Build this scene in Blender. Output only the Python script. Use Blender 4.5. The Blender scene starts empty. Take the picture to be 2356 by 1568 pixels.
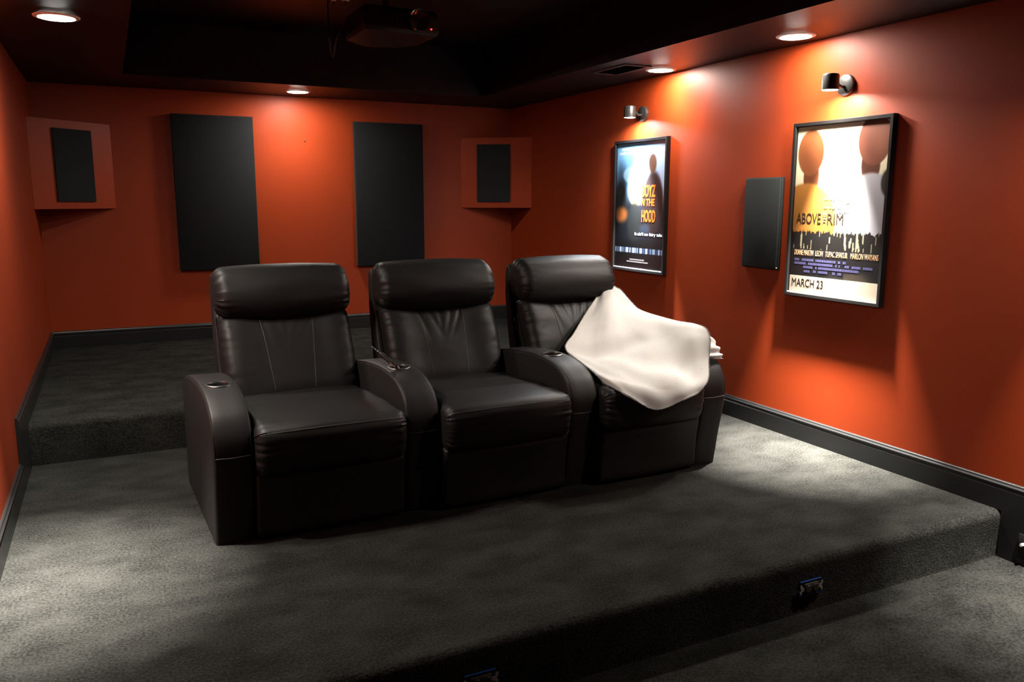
import bpy, bmesh, math, random
from mathutils import Vector, Matrix, noise

random.seed(7)
PI = math.pi
scene = bpy.context.scene
C = scene.collection

# ------------------------------------------------------------------ camera
CAM = (0.453, -6.9894, 1.332)
YAW, PITCH, ROLL, FPX = 0.4572, -0.1714, 0.002, 1868.8
fw = Vector((math.sin(YAW) * math.cos(PITCH), math.cos(YAW) * math.cos(PITCH), math.sin(PITCH)))
rt = Vector((math.cos(YAW), -math.sin(YAW), 0))
up = rt.cross(fw)
r2 = rt * math.cos(ROLL) + up * math.sin(ROLL)
u2 = up * math.cos(ROLL) - rt * math.sin(ROLL)
cd = bpy.data.cameras.new('camera')
cd.sensor_fit = 'HORIZONTAL'; cd.sensor_width = 36.0; cd.lens = FPX / 2356 * 36
cd.clip_start = 0.05; cd.clip_end = 60
cam = bpy.data.objects.new('camera', cd)
mw = Matrix((r2, u2, -fw)).transposed().to_4x4(); mw.translation = Vector(CAM)
cam.matrix_world = mw
C.objects.link(cam); scene.camera = cam

# ------------------------------------------------------------------ world, exposure
w = bpy.data.worlds.new('World'); scene.world = w; w.use_nodes = True
bg = next(n for n in w.node_tree.nodes if n.type == 'BACKGROUND')
bg.inputs[0].default_value = (0, 0, 0, 1); bg.inputs[1].default_value = 0
vs = scene.view_settings
vs.view_transform = 'Standard'; vs.look = 'None'; vs.gamma = 1.0; vs.use_curve_mapping = False
vs.exposure = 0.0
DOWNLIGHT_L = 465.0          # radiance of a downlight lens
BEAM_W = 5.0                # directed share of each downlight
BEAM_SPREAD = 100.0
SCONCE_L = 4000.0
SPOT_W = 130.0               # narrow beam of each picture sconce
SPOT_SPREAD = 46.0

# ------------------------------------------------------------------ room numbers (metres)
W, H = 3.882, 2.166
H2, H1 = 0.2133, 0.2115     # back platform above, lower floor below the seating platform
YB, Y1, YF = -2.379, -4.905, -8.3
BB = 0.1298
TRAY = 0.36
SOFX, SOFY = 0.61, 0.70

# ------------------------------------------------------------------ materials
def lin(c):
    c /= 255.0
    return c / 12.92 if c <= 0.04045 else ((c + 0.055) / 1.055) ** 2.4
def srgb(r, g, b): return (lin(r), lin(g), lin(b), 1)

def mat(name, col, rough=0.5, spec=0.5, metal=0.0, coat=0.0, coat_r=0.1, emit=None, es=0.0, sheen=0.0):
    m = bpy.data.materials.new(name); m.use_nodes = True
    b = m.node_tree.nodes['Principled BSDF']
    b.inputs['Base Color'].default_value = (col[0], col[1], col[2], 1)
    b.inputs['Roughness'].default_value = rough
    b.inputs['Specular IOR Level'].default_value = spec
    b.inputs['Metallic'].default_value = metal
    b.inputs['Coat Weight'].default_value = coat
    b.inputs['Coat Roughness'].default_value = coat_r
    b.inputs['Sheen Weight'].default_value = sheen
    if emit:
        b.inputs['Emission Color'].default_value = (emit[0], emit[1], emit[2], 1)
        b.inputs['Emission Strength'].default_value = es
    return m

def nodes(m): return m.node_tree.nodes, m.node_tree.links, m.node_tree.nodes['Principled BSDF']

def add_bump(m, scale, strength, dist=0.002, detail=4, kind='noise', stretch=None):
    n, l, b = nodes(m)
    tc = n.new('ShaderNodeTexCoord'); vec = tc.outputs['Object']
    if stretch:
        mp = n.new('ShaderNodeMapping'); mp.inputs['Scale'].default_value = stretch
        l.new(vec, mp.inputs['Vector']); vec = mp.outputs['Vector']
    if kind == 'noise':
        t = n.new('ShaderNodeTexNoise'); t.inputs['Scale'].default_value = scale; t.inputs['Detail'].default_value = detail
        out = t.outputs['Fac']
    else:
        t = n.new('ShaderNodeTexVoronoi'); t.inputs['Scale'].default_value = scale
        out = t.outputs['Distance']
    l.new(vec, t.inputs['Vector'])
    bp = n.new('ShaderNodeBump'); bp.inputs['Strength'].default_value = strength; bp.inputs['Distance'].default_value = dist
    l.new(out, bp.inputs['Height'])
    if b.inputs['Normal'].is_linked:
        l.new(b.inputs['Normal'].links[0].from_socket, bp.inputs['Normal'])
    l.new(bp.outputs['Normal'], b.inputs['Normal'])
    return out

def add_mottle(m, c1, c2, scale, detail=5, stretch=None, lo=0.35, hi=0.65, fine=None):
    n, l, b = nodes(m)
    tc = n.new('ShaderNodeTexCoord'); vec = tc.outputs['Object']
    if stretch:
        mp = n.new('ShaderNodeMapping'); mp.inputs['Scale'].default_value = stretch
        l.new(vec, mp.inputs['Vector']); vec = mp.outputs['Vector']
    t = n.new('ShaderNodeTexNoise'); t.inputs['Scale'].default_value = scale; t.inputs['Detail'].default_value = detail
    l.new(vec, t.inputs['Vector'])
    fac = t.outputs['Fac']
    if fine:
        t2 = n.new('ShaderNodeTexNoise'); t2.inputs['Scale'].default_value = fine; t2.inputs['Detail'].default_value = 3
        l.new(tc.outputs['Object'], t2.inputs['Vector'])
        mx = n.new('ShaderNodeMath'); mx.operation = 'MULTIPLY_ADD'
        l.new(t2.outputs['Fac'], mx.inputs[0]); mx.inputs[1].default_value = 1.5
        ad = n.new('ShaderNodeMath'); ad.operation = 'SUBTRACT'; l.new(fac, ad.inputs[0]); ad.inputs[1].default_value = 0.75
        l.new(ad.outputs[0], mx.inputs[2]); fac = mx.outputs[0]
    rp = n.new('ShaderNodeValToRGB')
    rp.color_ramp.elements[0].position = lo; rp.color_ramp.elements[0].color = (*c1[:3], 1)
    rp.color_ramp.elements[1].position = hi; rp.color_ramp.elements[1].color = (*c2[:3], 1)
    l.new(fac, rp.inputs['Fac']); l.new(rp.outputs['Color'], b.inputs['Base Color'])

M = {}
M['wall'] = mat('terracotta_wall_paint', (0.190, 0.0228, 0.0039), 0.5, 0.15)
add_bump(M['wall'], 260, 0.10, 0.001)
M['ceiling'] = mat('black_ceiling_paint', (0.0042, 0.0040, 0.0043), 0.45, 0.17)
add_bump(M['ceiling'], 240, 0.10, 0.001)
M['carpet'] = mat('charcoal_carpet', (0.05, 0.05, 0.042), 1.0, 0.05)
add_mottle(M['carpet'], (0.0056, 0.0056, 0.0050), (0.0205, 0.0207, 0.0182), 5.0, 6, (1.0, 1.5, 1.0), 0.22, 0.80, fine=115)
add_bump(M['carpet'], 170, 0.9, 0.006, 3)
add_bump(M['carpet'], 9, 0.25, 0.02, 3)
M['trim'] = mat('black_gloss_trim', (0.008, 0.008, 0.008), 0.33, 0.35)
M['leather'] = mat('black_leather', (0.0065, 0.0060, 0.0058), 0.50, 0.19)
add_bump(M['leather'], 320, 0.16, 0.0012, 2, 'voronoi')
add_bump(M['leather'], 26, 0.12, 0.006, 3)
M['leather_flat'] = mat('black_leather_panel', (0.0085, 0.0078, 0.0075), 0.52, 0.20)
add_bump(M['leather_flat'], 320, 0.16, 0.0012, 2, 'voronoi')
M['thread'] = mat('dark_thread', (0.03, 0.026, 0.024), 0.6, 0.3)
M['fabric'] = mat('black_acoustic_fabric', (0.0085, 0.009, 0.0097), 0.95, 0.12, sheen=0.03)
add_bump(M['fabric'], 600, 0.35, 0.001, 2)
M['grille'] = mat('black_grille_cloth', (0.010, 0.0115, 0.0115), 0.9, 0.12)
add_bump(M['grille'], 700, 0.3, 0.001, 1, 'voronoi')
M['metal'] = mat('matte_black_metal', (0.020, 0.019, 0.018), 0.36, 0.5)
M['satin'] = mat('satin_grey_metal', (0.10, 0.10, 0.10), 0.36, 0.5, 0.9)
M['cup'] = mat('black_plastic_cup', (0.010, 0.010, 0.010), 0.28, 0.5)
M['chrome'] = mat('chrome', (0.75, 0.75, 0.75), 0.12, 0.5, 1.0)
M['white_trim'] = mat('white_trim_plastic', (0.62, 0.60, 0.57), 0.5, 0.4)
M['white_in'] = mat('white_reflector', (0.8, 0.78, 0.74), 0.4, 0.4)
M['lens'] = mat('lit_downlight_lens', (0.8, 0.8, 0.8), 0.5, 0.2, emit=(1.0, 0.93, 0.83), es=DOWNLIGHT_L)
M['bulb_warm'] = mat('lit_neutral_bulb', (0.8, 0.8, 0.8), 0.5, 0.2, emit=(1.0, 0.93, 0.84), es=SCONCE_L)
M['bulb_cool'] = mat('lit_cool_bulb', (0.8, 0.8, 0.8), 0.5, 0.2, emit=(0.86, 0.94, 1.0), es=SCONCE_L)
M['fleece'] = mat('cream_fleece', (0.37, 0.36, 0.337), 0.95, 0.1, sheen=0.5)
add_bump(M['fleece'], 420, 0.18, 0.002, 3)
M['frame'] = mat('black_frame', (0.006, 0.0055, 0.0055), 0.3, 0.3)
M['frame_lip'] = mat('frame_lip_reflection', (0.55, 0.55, 0.55), 0.3, 0.5, 0.6)  # silver colour stands in for light reflected off the bottom lip
M['blue'] = mat('blue_box_plastic', (0.012, 0.06, 0.26), 0.5, 0.3)
M['strap'] = mat('zinc_strap', (0.42, 0.40, 0.37), 0.4, 0.5, 0.7)
M['device'] = mat('dark_device_plastic', (0.03, 0.026, 0.022), 0.4, 0.4)
M['slot'] = mat('slot_black', (0.004, 0.004, 0.004), 0.6, 0.2)
M['plug_white'] = mat('white_plug_plastic', (0.6, 0.52, 0.5), 0.5, 0.4)
M['projector'] = mat('projector_black_plastic', (0.005, 0.0045, 0.0045), 0.4, 0.22)
M['glass_lens'] = mat('projector_glass', (0.01, 0.01, 0.012), 0.05, 0.9, coat=1.0, coat_r=0.02)
M['led'] = mat('red_indicator', (0.3, 0.0, 0.0), 0.4, 0.4, emit=(1.0, 0.03, 0.02), es=5.0)
M['cable'] = mat('black_cable_rubber', (0.008, 0.008, 0.009), 0.45, 0.25)
M['nail'] = mat('dark_nail', (0.05, 0.03, 0.02), 0.4, 0.5)

def ink(name, col): return mat(name, col, 0.5, 0.25)
M['ink_black'] = ink('ink_black', srgb(38, 30, 22)); M['ink_orange'] = ink('ink_orange', srgb(226, 84, 22))
M['ink_cream'] = ink('ink_cream', srgb(226, 176, 130)); M['ink_white'] = ink('ink_white', srgb(225, 225, 225))
M['ink_tan'] = ink('ink_tan', srgb(190, 150, 90))

m = bpy.data.materials.new('printed_paper'); m.use_nodes = True; M['print'] = m
n, l, b = nodes(m)
at = n.new('ShaderNodeAttribute'); at.attribute_name = 'ink'
l.new(at.outputs['Color'], b.inputs['Base Color']); b.inputs['Roughness'].default_value = 0.5
b.inputs['Specular IOR Level'].default_value = 0.25

m = bpy.data.materials.new('clear_glazing'); m.use_nodes = True; M['glazing'] = m
nt = m.node_tree; nt.nodes.clear()
o_ = nt.nodes.new('ShaderNodeOutputMaterial'); tr = nt.nodes.new('ShaderNodeBsdfTransparent'); gl = nt.nodes.new('ShaderNodeBsdfGlossy')
gl.inputs['Roughness'].default_value = 0.09
lw = nt.nodes.new('ShaderNodeLayerWeight'); lw.inputs['Blend'].default_value = 0.5; pw = nt.nodes.new('ShaderNodeMath'); pw.operation = 'POWER'; pw.inputs[1].default_value = 5.0
nt.links.new(lw.outputs['Facing'], pw.inputs[0])
fr = nt.nodes.new('ShaderNodeMath'); fr.operation = 'MULTIPLY_ADD'; fr.inputs[1].default_value = 0.96; fr.inputs[2].default_value = 0.04
nt.links.new(pw.outputs[0], fr.inputs[0]); mx = nt.nodes.new('ShaderNodeMixShader')
nt.links.new(fr.outputs[0], mx.inputs[0]); nt.links.new(tr.outputs[0], mx.inputs[1]); nt.links.new(gl.outputs[0], mx.inputs[2])
nt.links.new(mx.outputs[0], o_.inputs[0])

# ------------------------------------------------------------------ helpers
class MB:
    """collects geometry for one mesh"""
    def __init__(s): s.v = []; s.f = []
    def quad_grid(s, rows, close_u=False, close_v=False):
        """rows: list of lists of points"""
        o = len(s.v); R = len(rows); K = len(rows[0])
        for r in rows: s.v += [tuple(p) for p in r]
        for i in range(R if close_v else R - 1):
            for j in range(K if close_u else K - 1):
                a = o + i * K + j; b = o + i * K + (j + 1) % K
                c = o + ((i + 1) % R) * K + (j + 1) % K; d = o + ((i + 1) % R) * K + j
                s.f.append((a, b, c, d))
        return o
    def poly(s, pts):
        o = len(s.v); s.v += [tuple(p) for p in pts]; s.f.append(tuple(range(o, o + len(pts))))
    def box(s, x0, x1, y0, y1, z0, z1):
        o = len(s.v)
        s.v += [(x0, y0, z0), (x1, y0, z0), (x1, y1, z0), (x0, y1, z0), (x0, y0, z1), (x1, y0, z1), (x1, y1, z1), (x0, y1, z1)]
        s.f += [tuple(o + i for i in q) for q in ((3, 2, 1, 0), (4, 5, 6, 7), (0, 1, 5, 4), (1, 2, 6, 5), (2, 3, 7, 6), (3, 0, 4, 7))]
    def lathe(s, prof, n=40, origin=(0, 0, 0), axis='z', cap0=False, cap1=False):
        ox, oy, oz = origin; rows = []
        for (r, h) in prof:
            row = []
            for k in range(n):
                a = 2 * PI * k / n
                if axis == 'z': row.append((ox + r * math.cos(a), oy + r * math.sin(a), oz + h))
                elif axis == 'y': row.append((ox + r * math.cos(a), oy + h, oz + r * math.sin(a)))
                else: row.append((ox + h, oy + r * math.cos(a), oz + r * math.sin(a)))
            rows.append(row)
        o = s.quad_grid(rows, close_u=True)
        if cap0: s.f.append(tuple(o + k for k in range(n))[::-1])
        if cap1:
            q = o + (len(prof) - 1) * n; s.f.append(tuple(q + k for k in range(n)))
    def tube(s, pts, r, n=8, taper=None):
        pts = [Vector(p) for p in pts]; rows = []
        up_ = Vector((0.13, 0.21, 0.97))
        for i, p in enumerate(pts):
            t = (pts[min(i + 1, len(pts) - 1)] - pts[max(i - 1, 0)]).normalized()
            a = t.cross(up_)
            if a.length < 1e-4: a = t.cross(Vector((1, 0, 0)))
            a.normalize(); bb_ = t.cross(a)
            rr = r if taper is None else r * taper[i]
            rows.append([p + (a * math.cos(2 * PI * k / n) + bb_ * math.sin(2 * PI * k / n)) * rr for k in range(n)])
        o = s.quad_grid(rows, close_u=True)
        s.f.append(tuple(o + k for k in range(n))[::-1]); q = o + (len(pts) - 1) * n
        s.f.append(tuple(q + k for k in range(n)))
    def build(s, name, m, parent=None, smooth=False, bevel=0.0, angle=40, seg=2):
        me = bpy.data.meshes.new(name); me.from_pydata(s.v, [], s.f); me.update()
        bm = bmesh.new(); bm.from_mesh(me)
        bmesh.ops.recalc_face_normals(bm, faces=bm.faces)
        if bevel:
            es = [e for e in bm.edges if len(e.link_faces) == 2 and e.calc_face_angle(0) > 0.5]
            bmesh.ops.bevel(bm, geom=es, offset=bevel, segments=seg, affect='EDGES', profile=0.5, clamp_overlap=True)
        bm.to_mesh(me); bm.free()
        return link(name, me, m, parent, smooth or bool(bevel), angle)

def link(name, me, m, parent=None, smooth=False, angle=40):
    if m is not None: me.materials.clear(); me.materials.append(M[m] if isinstance(m, str) else m)
    if smooth:
        for p in me.polygons: p.use_smooth = True
        try: me.set_sharp_from_angle(angle=math.radians(angle))
        except Exception: pass
    me.name = name
    o = bpy.data.objects.new(name, me); C.objects.link(o)
    if parent is not None: o.parent = parent
    return o

def thing(name, label, cat, loc=(0, 0, 0), rotz=0.0, group=None):
    o = bpy.data.objects.new(name, None); C.objects.link(o)
    o.empty_display_size = 0.1
    o.location = loc; o.rotation_euler = (0, 0, rotz)
    o['label'] = label; o['category'] = cat
    if group: o['group'] = group
    return o
def tag(o, label, cat, group=None):
    o['label'] = label; o['category'] = cat
    if group: o['group'] = group
    return o
def structure(o, label=None):
    o['kind'] = 'structure'
    if label: o['label'] = label
    return o

def catmull(pts, n, closed=False):
    """n samples along a Catmull-Rom curve"""
    P_ = [Vector(p) for p in pts]; K = len(P_); out = []
    segs = K if closed else K - 1
    for i in range(n):
        t = i / (n if closed else n - 1) * segs
        k = min(int(t), segs - 1); u = t - k
        if closed: a, b_, c, d = (P_[(k + j) % K] for j in (-1, 0, 1, 2))
        else: a, b_, c, d = P_[max(k - 1, 0)], P_[k], P_[k + 1], P_[min(k + 2, K - 1)]
        out.append(0.5 * ((2 * b_) + (c - a) * u + (2 * a - 5 * b_ + 4 * c - d) * u * u + (3 * b_ - a - 3 * c + d) * u ** 3))
    return out

# ------------------------------------------------------------------ room shell
T = 0.1
def wall(name, x0, x1, y0, y1, z0, z1, label):
    mb = MB(); mb.box(x0, x1, y0, y1, z0, z1); return structure(mb.build(name, 'wall'), label)
ZT = H + TRAY
wall('wall_back', -T, W + T, 0, T, -H1 - 0.1, ZT, 'burnt orange painted back wall')
wall('wall_left', -T, 0, YF, 0, -H1 - 0.1, ZT, 'burnt orange painted left wall')
wall('wall_right', W, W + T, YF, 0, -H1 - 0.1, ZT, 'burnt orange painted right wall with posters')
wall('wall_front', -T, W + T, YF - T, YF, -H1 - 0.1, ZT, 'burnt orange painted front wall')

# ceiling: soffit ring around a raised tray
mb = MB()
mb.box(0, SOFX, YF, 0, H, ZT); mb.box(W - SOFX, W, YF, 0, H, ZT)
mb.box(SOFX, W - SOFX, -SOFY, 0, H, ZT); mb.box(SOFX, W - SOFX, YF, YF + SOFY, H, ZT)
mb.box(-T, W + T, YF - T, T, ZT, ZT + T)
structure(mb.build('ceiling', 'ceiling'), 'black painted tray ceiling with soffit around the room')

# floor: three carpeted levels with rounded nosings, one extruded profile
def nosing(y, zt, r):
    return [(y + r - r * math.sin(a), zt - r + r * math.cos(a)) for a in [k * PI / 2 / 6 for k in range(7)]]
prof = [(0.0, H2)] + nosing(YB, H2, 0.028) + [(YB + 0.004, 0.012), (YB + 0.004, 0.0)] + nosing(Y1, 0.0, 0.035) + [(Y1 + 0.006, -H1 + 0.012), (Y1 + 0.002, -H1), (YF, -H1)]
prof = prof + [(YF, -H1 - 0.1), (0, -H1 - 0.1)]
mb = MB()
mb.quad_grid([[(x, y, z) for (y, z) in prof] for x in (0.0, W)], close_u=True)
mb.poly([(0.0, y, z) for (y, z) in prof]); mb.poly([(W, y, z) for (y, z) in prof])
structure(mb.build('floor', 'carpet', smooth=True, angle=50), 'charcoal carpeted floor in three stepped levels')

# baseboards: moulded profile (d from wall, z)
BP = [(0, 0), (0.016, 0), (0.016, 0.092), (0.0125, 0.097), (0.0125, 0.104), (0.0165, 0.107), (0.0165, 0.113), (0.011, 0.119), (0.009, 0.126), (0.005, BB), (0, BB)]
def board(mb, side, a, b_, z, drop=0.0):
    rows = []
    for t in (a, b_):
        row = []
        for (d, zz) in BP:
            q = z + (zz if zz > 0 else -drop)
            row.append((d, t, q) if side == 'left' else (W - d, t, q) if side == 'right' else (t, -d, q))
        rows.append(row)
    mb.quad_grid(rows, close_u=True); mb.poly(rows[0]); mb.poly(rows[1])
SK = 0.375
mb = MB(); board(mb, 'back', 0.0, W, H2)
structure(mb.build('baseboard_back', 'trim'), 'black moulded baseboard along the back wall')
for side in ('left', 'right'):
    mb = MB()
    board(mb, side, 0.0, YB, H2); board(mb, side, YB, YB - SK, H2, H2)
    board(mb, side, YB - SK, Y1, 0.0); board(mb, side, Y1, Y1 - SK - 0.1, 0.0, H1)
    board(mb, side, Y1 - SK - 0.1, YF, -H1)
    structure(mb.build('baseboard_' + side, 'trim'), 'black moulded baseboard stepping down along the %s wall' % side)

# ------------------------------------------------------------------ recessed downlights
def downlight(x, y, label):
    t = thing('recessed_downlight', label, 'ceiling light', (x, y, H - 0.016), 0, 'recessed soffit downlights')
    mb = MB()
    mb.lathe([(0.078, 0.0155), (0.078, 0.009), (0.081, 0.008), (0.097, 0.012), (0.099, 0.0155)], 48)
    mb.build('trim_ring', 'white_trim', t, smooth=True)
    mb = MB(); mb.lathe([(0.0005, 0.004), (0.03, 0.0045), (0.055, 0.006), (0.070, 0.0082), (0.0775, 0.0108), (0.0775, 0.0155)], 48)
    mb.build('lens', 'lens', t, smooth=True)
    ld = bpy.data.lights.new('beam', 'AREA'); ld.shape = 'DISK'; ld.size = 0.13; ld.energy = BEAM_W
    ld.spread = math.radians(BEAM_SPREAD); ld.color = (1.0, 0.93, 0.83)
    lo = bpy.data.objects.new('beam', ld); C.objects.link(lo); lo.parent = t; lo.location = (0, 0, -0.002)
    return t
downlight(0.306, -2.501, 'lit round downlight in the left soffit, top left corner of the picture')
downlight(1.853, -0.346, 'lit round downlight in the back soffit between the two tall black panels')
downlight(3.730, -2.500, 'lit round downlight in the right soffit beside the black vent')
downlight(3.690, -3.705, 'lit round downlight in the right soffit above the larger nearer poster')
downlight(0.306, -3.700, 'lit round downlight in the left soffit beside the left recliner, out of view')

# ------------------------------------------------------------------ soffit vent
t = thing('ceiling_vent', 'black louvred air vent in the right soffit beside a downlight', 'vent', (3.485, -2.40, H - 0.008))
mb = MB(); hx, hy, bw = 0.10, 0.20, 0.022
for (a, b_, c, d) in ((-hx, hx, -hy, -hy + bw), (-hx, hx, hy - bw, hy), (-hx, -hx + bw, -hy + bw, hy - bw), (hx - bw, hx, -hy + bw, hy - bw)):
    mb.box(a, b_, c, d, 0.0, 0.0078)
mb.build('vent_frame', 'metal', t)
mb = MB(); mb.box(-hx + bw, hx - bw, -hy + bw, hy - bw, 0.0066, 0.0078); mb.build('vent_backing', 'slot', t)
sm = None
for k in range(11):
    y = -hy + bw + 0.016 + k * (2 * hy - 2 * bw - 0.032) / 10
    if sm is None:
        mb = MB(); mb.poly([(-hx + bw, -0.008, 0.0005), (hx - bw, -0.008, 0.0005), (hx - bw, 0.006, 0.006), (-hx + bw, 0.006, 0.006)])
        mb.poly([(-hx + bw, -0.008, 0.0013), (-hx + bw, 0.006, 0.0066), (hx - bw, 0.006, 0.0066), (hx - bw, -0.008, 0.0013)])
        so = mb.build('slat', 'metal', t); sm = so.data
    else:
        so = bpy.data.objects.new('slat', sm); C.objects.link(so); so.parent = t
    so.location = (0, y, 0)

# ------------------------------------------------------------------ acoustic panels
def panel(name, label, loc, rotz, w_, h_, d_, group=None):
    mb = MB(); mb.box(-w_ / 2, w_ / 2, -d_, 0, 0, h_)
    o = mb.build(name, 'fabric', bevel=0.006); o.location = loc; o.rotation_euler = (0, 0, rotz)
    return tag(o, label, 'acoustic panel', group)
panel('acoustic_panel', 'tall black fabric panel on the back wall, nearer the left corner', (1.243, -0.001, 0.776), 0, 0.612, 1.21, 0.05, 'tall back wall panels')
panel('acoustic_panel', 'tall black fabric panel on the back wall, behind the middle recliner', (2.682, -0.001, 0.764), 0, 0.614, 1.222, 0.05, 'tall back wall panels')

# ------------------------------------------------------------------ corner speaker boxes
def speaker_box(label, side):
    a = 0.512; d = 0.44; z0, z1 = 1.265, 1.885
    if side == 'left': A, B, K = Vector((a, -0.001, 0)), Vector((0.001, -d, 0)), Vector((0.001, -0.001, 0))
    else: A, B, K = Vector((W - 0.001, -0.41, 0)), Vector((W - a, -0.001, 0)), Vector((W - 0.001, -0.001, 0))
    # front face runs from B (picture left) to A (picture right)
    mid = (A + B) / 2
    t = thing('corner_speaker', label, 'speaker', (mid.x, mid.y, z0), 0, 'corner surround speakers')
    off = Vector((mid.x, mid.y, 0))
    mb = MB(); lo = [p - off for p in (B, A, K)]
    h = z1 - z0
    mb.quad_grid([[(p.x, p.y, z) for p in lo] for z in (0, h)], close_u=True)
    mb.poly([(p.x, p.y, 0) for p in lo]); mb.poly([(p.x, p.y, h) for p in lo])
    mb.build('speaker_cabinet', 'wall', t)
    ux = (A - B).normalized(); nrm = ux.cross(Vector((0, 0, 1)))   # towards the room
    if nrm.dot(K - mid) > 0: nrm = -nrm
    L_ = (A - B).length
    f0, f1 = (0.27, 0.735) if side == 'left' else (0.235, 0.70)
    g = MB(); c0 = B - off + ux * (L_ * f0); c1 = B - off + ux * (L_ * f1)
    zz0, zz1 = 0.052, h - 0.058
    fr_ = [(c0, zz0), (c1, zz0), (c1, zz1), (c0, zz1)]
    g.quad_grid([[(p.x + nrm.x * e, p.y + nrm.y * e, z) for (p, z) in fr_] for e in (0.0005, 0.012)], close_u=True)
    g.poly([(p.x + nrm.x * 0.012, p.y + nrm.y * 0.012, z) for (p, z) in fr_])
    g.poly([(p.x + nrm.x * 0.0005, p.y + nrm.y * 0.0005, z) for (p, z) in fr_])
    gr = g.build('speaker_grille', 'grille', t, bevel=0.003); gr['label'] = 'black cloth speaker grille'
speaker_box('corner speaker in a wall-coloured box with black grille, in the back left corner', 'left')
speaker_box('corner speaker in a wall-coloured box with black grille, in the back right corner', 'right')

# wall speaker between the posters
t = thing('wall_speaker', 'black flat rectangular speaker on the right wall between the two posters', 'speaker', (W - 0.001, -3.347, 0.942), -PI / 2)
mb = MB(); mb.box(-0.146, 0.146, -0.018, 0, 0, 0.522); mb.build('speaker_frame', 'grille', t, bevel=0.003)
mb = MB(); mb.box(-0.140, 0.140, -0.030, -0.0185, 0.006, 0.516); mb.build('speaker_grille', 'grille', t, bevel=0.005)
mb = MB(); mb.tube([(0.141, -0.0245, 0.012), (0.144, -0.0245, 0.012)], 0.003, 8); mb.build('corner_pin', 'plug_white', t)

# ------------------------------------------------------------------ posters
def text_mesh(s, size, sx=1.0, bold=0.0, align='LEFT'):
    cu = bpy.data.curves.new('lettering', 'FONT'); cu.body = s; cu.size = size; cu.offset = bold
    cu.align_x = align; cu.resolution_u = 3; cu.extrude = 0.0003
    o = bpy.data.objects.new('lettering', cu); C.objects.link(o)
    bpy.context.view_layer.update()
    me = bpy.data.meshes.new_from_object(o.evaluated_get(bpy.context.evaluated_depsgraph_get()))
    bpy.data.objects.remove(o); bpy.data.curves.remove(cu)
    for v in me.vertices: v.co.x *= sx
    return me
def lettering(parent, s, u, v, size, m, width=None, sx=1.0, bold=0.0, rot=0.0, PWI=1, PHI=1, org=(0, 0, 0)):
    """u, v in the picture, lower left corner of the words"""
    me = text_mesh(s, size, 1.0, bold)
    xs = [p.co.x for p in me.vertices]; x0, x1 = min(xs), max(xs)
    k = (width * PWI / (x1 - x0)) if width else sx
    for p in me.vertices: p.co.x = (p.co.x - x0) * k
    o = link('lettering', me, m, parent)
    o.rotation_euler = (PI / 2, -rot, 0)
    o.location = (org[0] + (u - 0.5) * PWI, org[1], org[2] + v * PHI)
    o['label'] = 'printed words ' + s
    return o

def hash2(a, b_): return (math.sin(a * 127.1 + b_ * 311.7) * 43758.5453) % 1.0
def sm_(e0, e1, x):
    t_ = max(0.0, min(1.0, (x - e0) / (e1 - e0))); return t_ * t_ * (3 - 2 * t_)
def mixc(a, b_, t_): return tuple(a[i] + (b_[i] - a[i]) * t_ for i in range(3))
def ell(u, v, cu, cv, ru, rv, soft=0.15):
    d = math.sqrt(((u - cu) / ru) ** 2 + ((v - cv) / rv) ** 2)
    return 1 - sm_(1 - soft, 1 + soft, d)
def nz(u, v, s): return noise.noise(Vector((u * s, v * s, 3.3)))

def art_near(u, v):
    """cream sheet, brown masses above, dark ragged band below: colours only, no picture"""
    c = mixc((222, 205, 150), (236, 226, 190), sm_(0.3, 0.6, v + 0.1 * nz(u, v, 3)))
    c = mixc(c, (240, 236, 225), 0.7 * ell(u, v, 0.52, 0.72, 0.35, 0.28, 0.5))
    k = nz(u, v, 7)
    # plain faceless bust shapes: tan jacket on the left, pale shirt on the right
    br = mixc((118, 64, 36), (158, 96, 56), 0.5 + 0.5 * k)
    br2 = mixc((94, 52, 42), (136, 80, 56), 0.5 + 0.5 * k)
    c = mixc(c, mixc(br, (70, 36, 22), 0.35), ell(u, v, 0.185, 0.70, 0.090, 0.110, 0.05))
    c = mixc(c, mixc(br2, (52, 28, 24), 0.35), ell(u, v, 0.825, 0.76, 0.095, 0.115, 0.05))
    c = mixc(c, (186, 124, 56), ell(u, v, 0.14, 0.44, 0.36, 0.225, 0.05))
    c = mixc(c, (186, 184, 190), ell(u, v, 0.84, 0.50, 0.30, 0.215, 0.05))
    c = mixc(c, br, ell(u, v, 0.165, 0.845, 0.150, 0.135, 0.04))
    c = mixc(c, br2, ell(u, v, 0.850, 0.895, 0.165, 0.140, 0.04))
    c = mixc(c, (150, 140, 150), 0.6 * ell(u, v, 0.47, 0.85, 0.10, 0.06, 0.6) * (0.5 + 0.5 * nz(u, v, 11)))
    c = mixc(c, (46, 44, 40), ell(u, v, 1.0, 0.66, 0.06, 0.07, 0.2))
    top = 0.375 + 0.018 * nz(u * 6, 0.2, 9) + 0.012 * nz(u * 20, 1.7, 9)
    dk = (30, 28, 26)
    if v < top:
        streak = 1.0 if (nz(u * 4.2, v * 0.9, 12) > 0.33 and v > 0.27) else 0.0
        c = mixc(dk, (206, 196, 160), 0.8 * streak)
    if v < 0.265:
        c = (34, 32, 34)
        if u > 0.62 and v < 0.155: c = mixc(c, (104, 92, 76), 0.7 * ell(u, v, 0.72, 0.10, 0.18, 0.05, 0.5))
    return c
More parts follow.
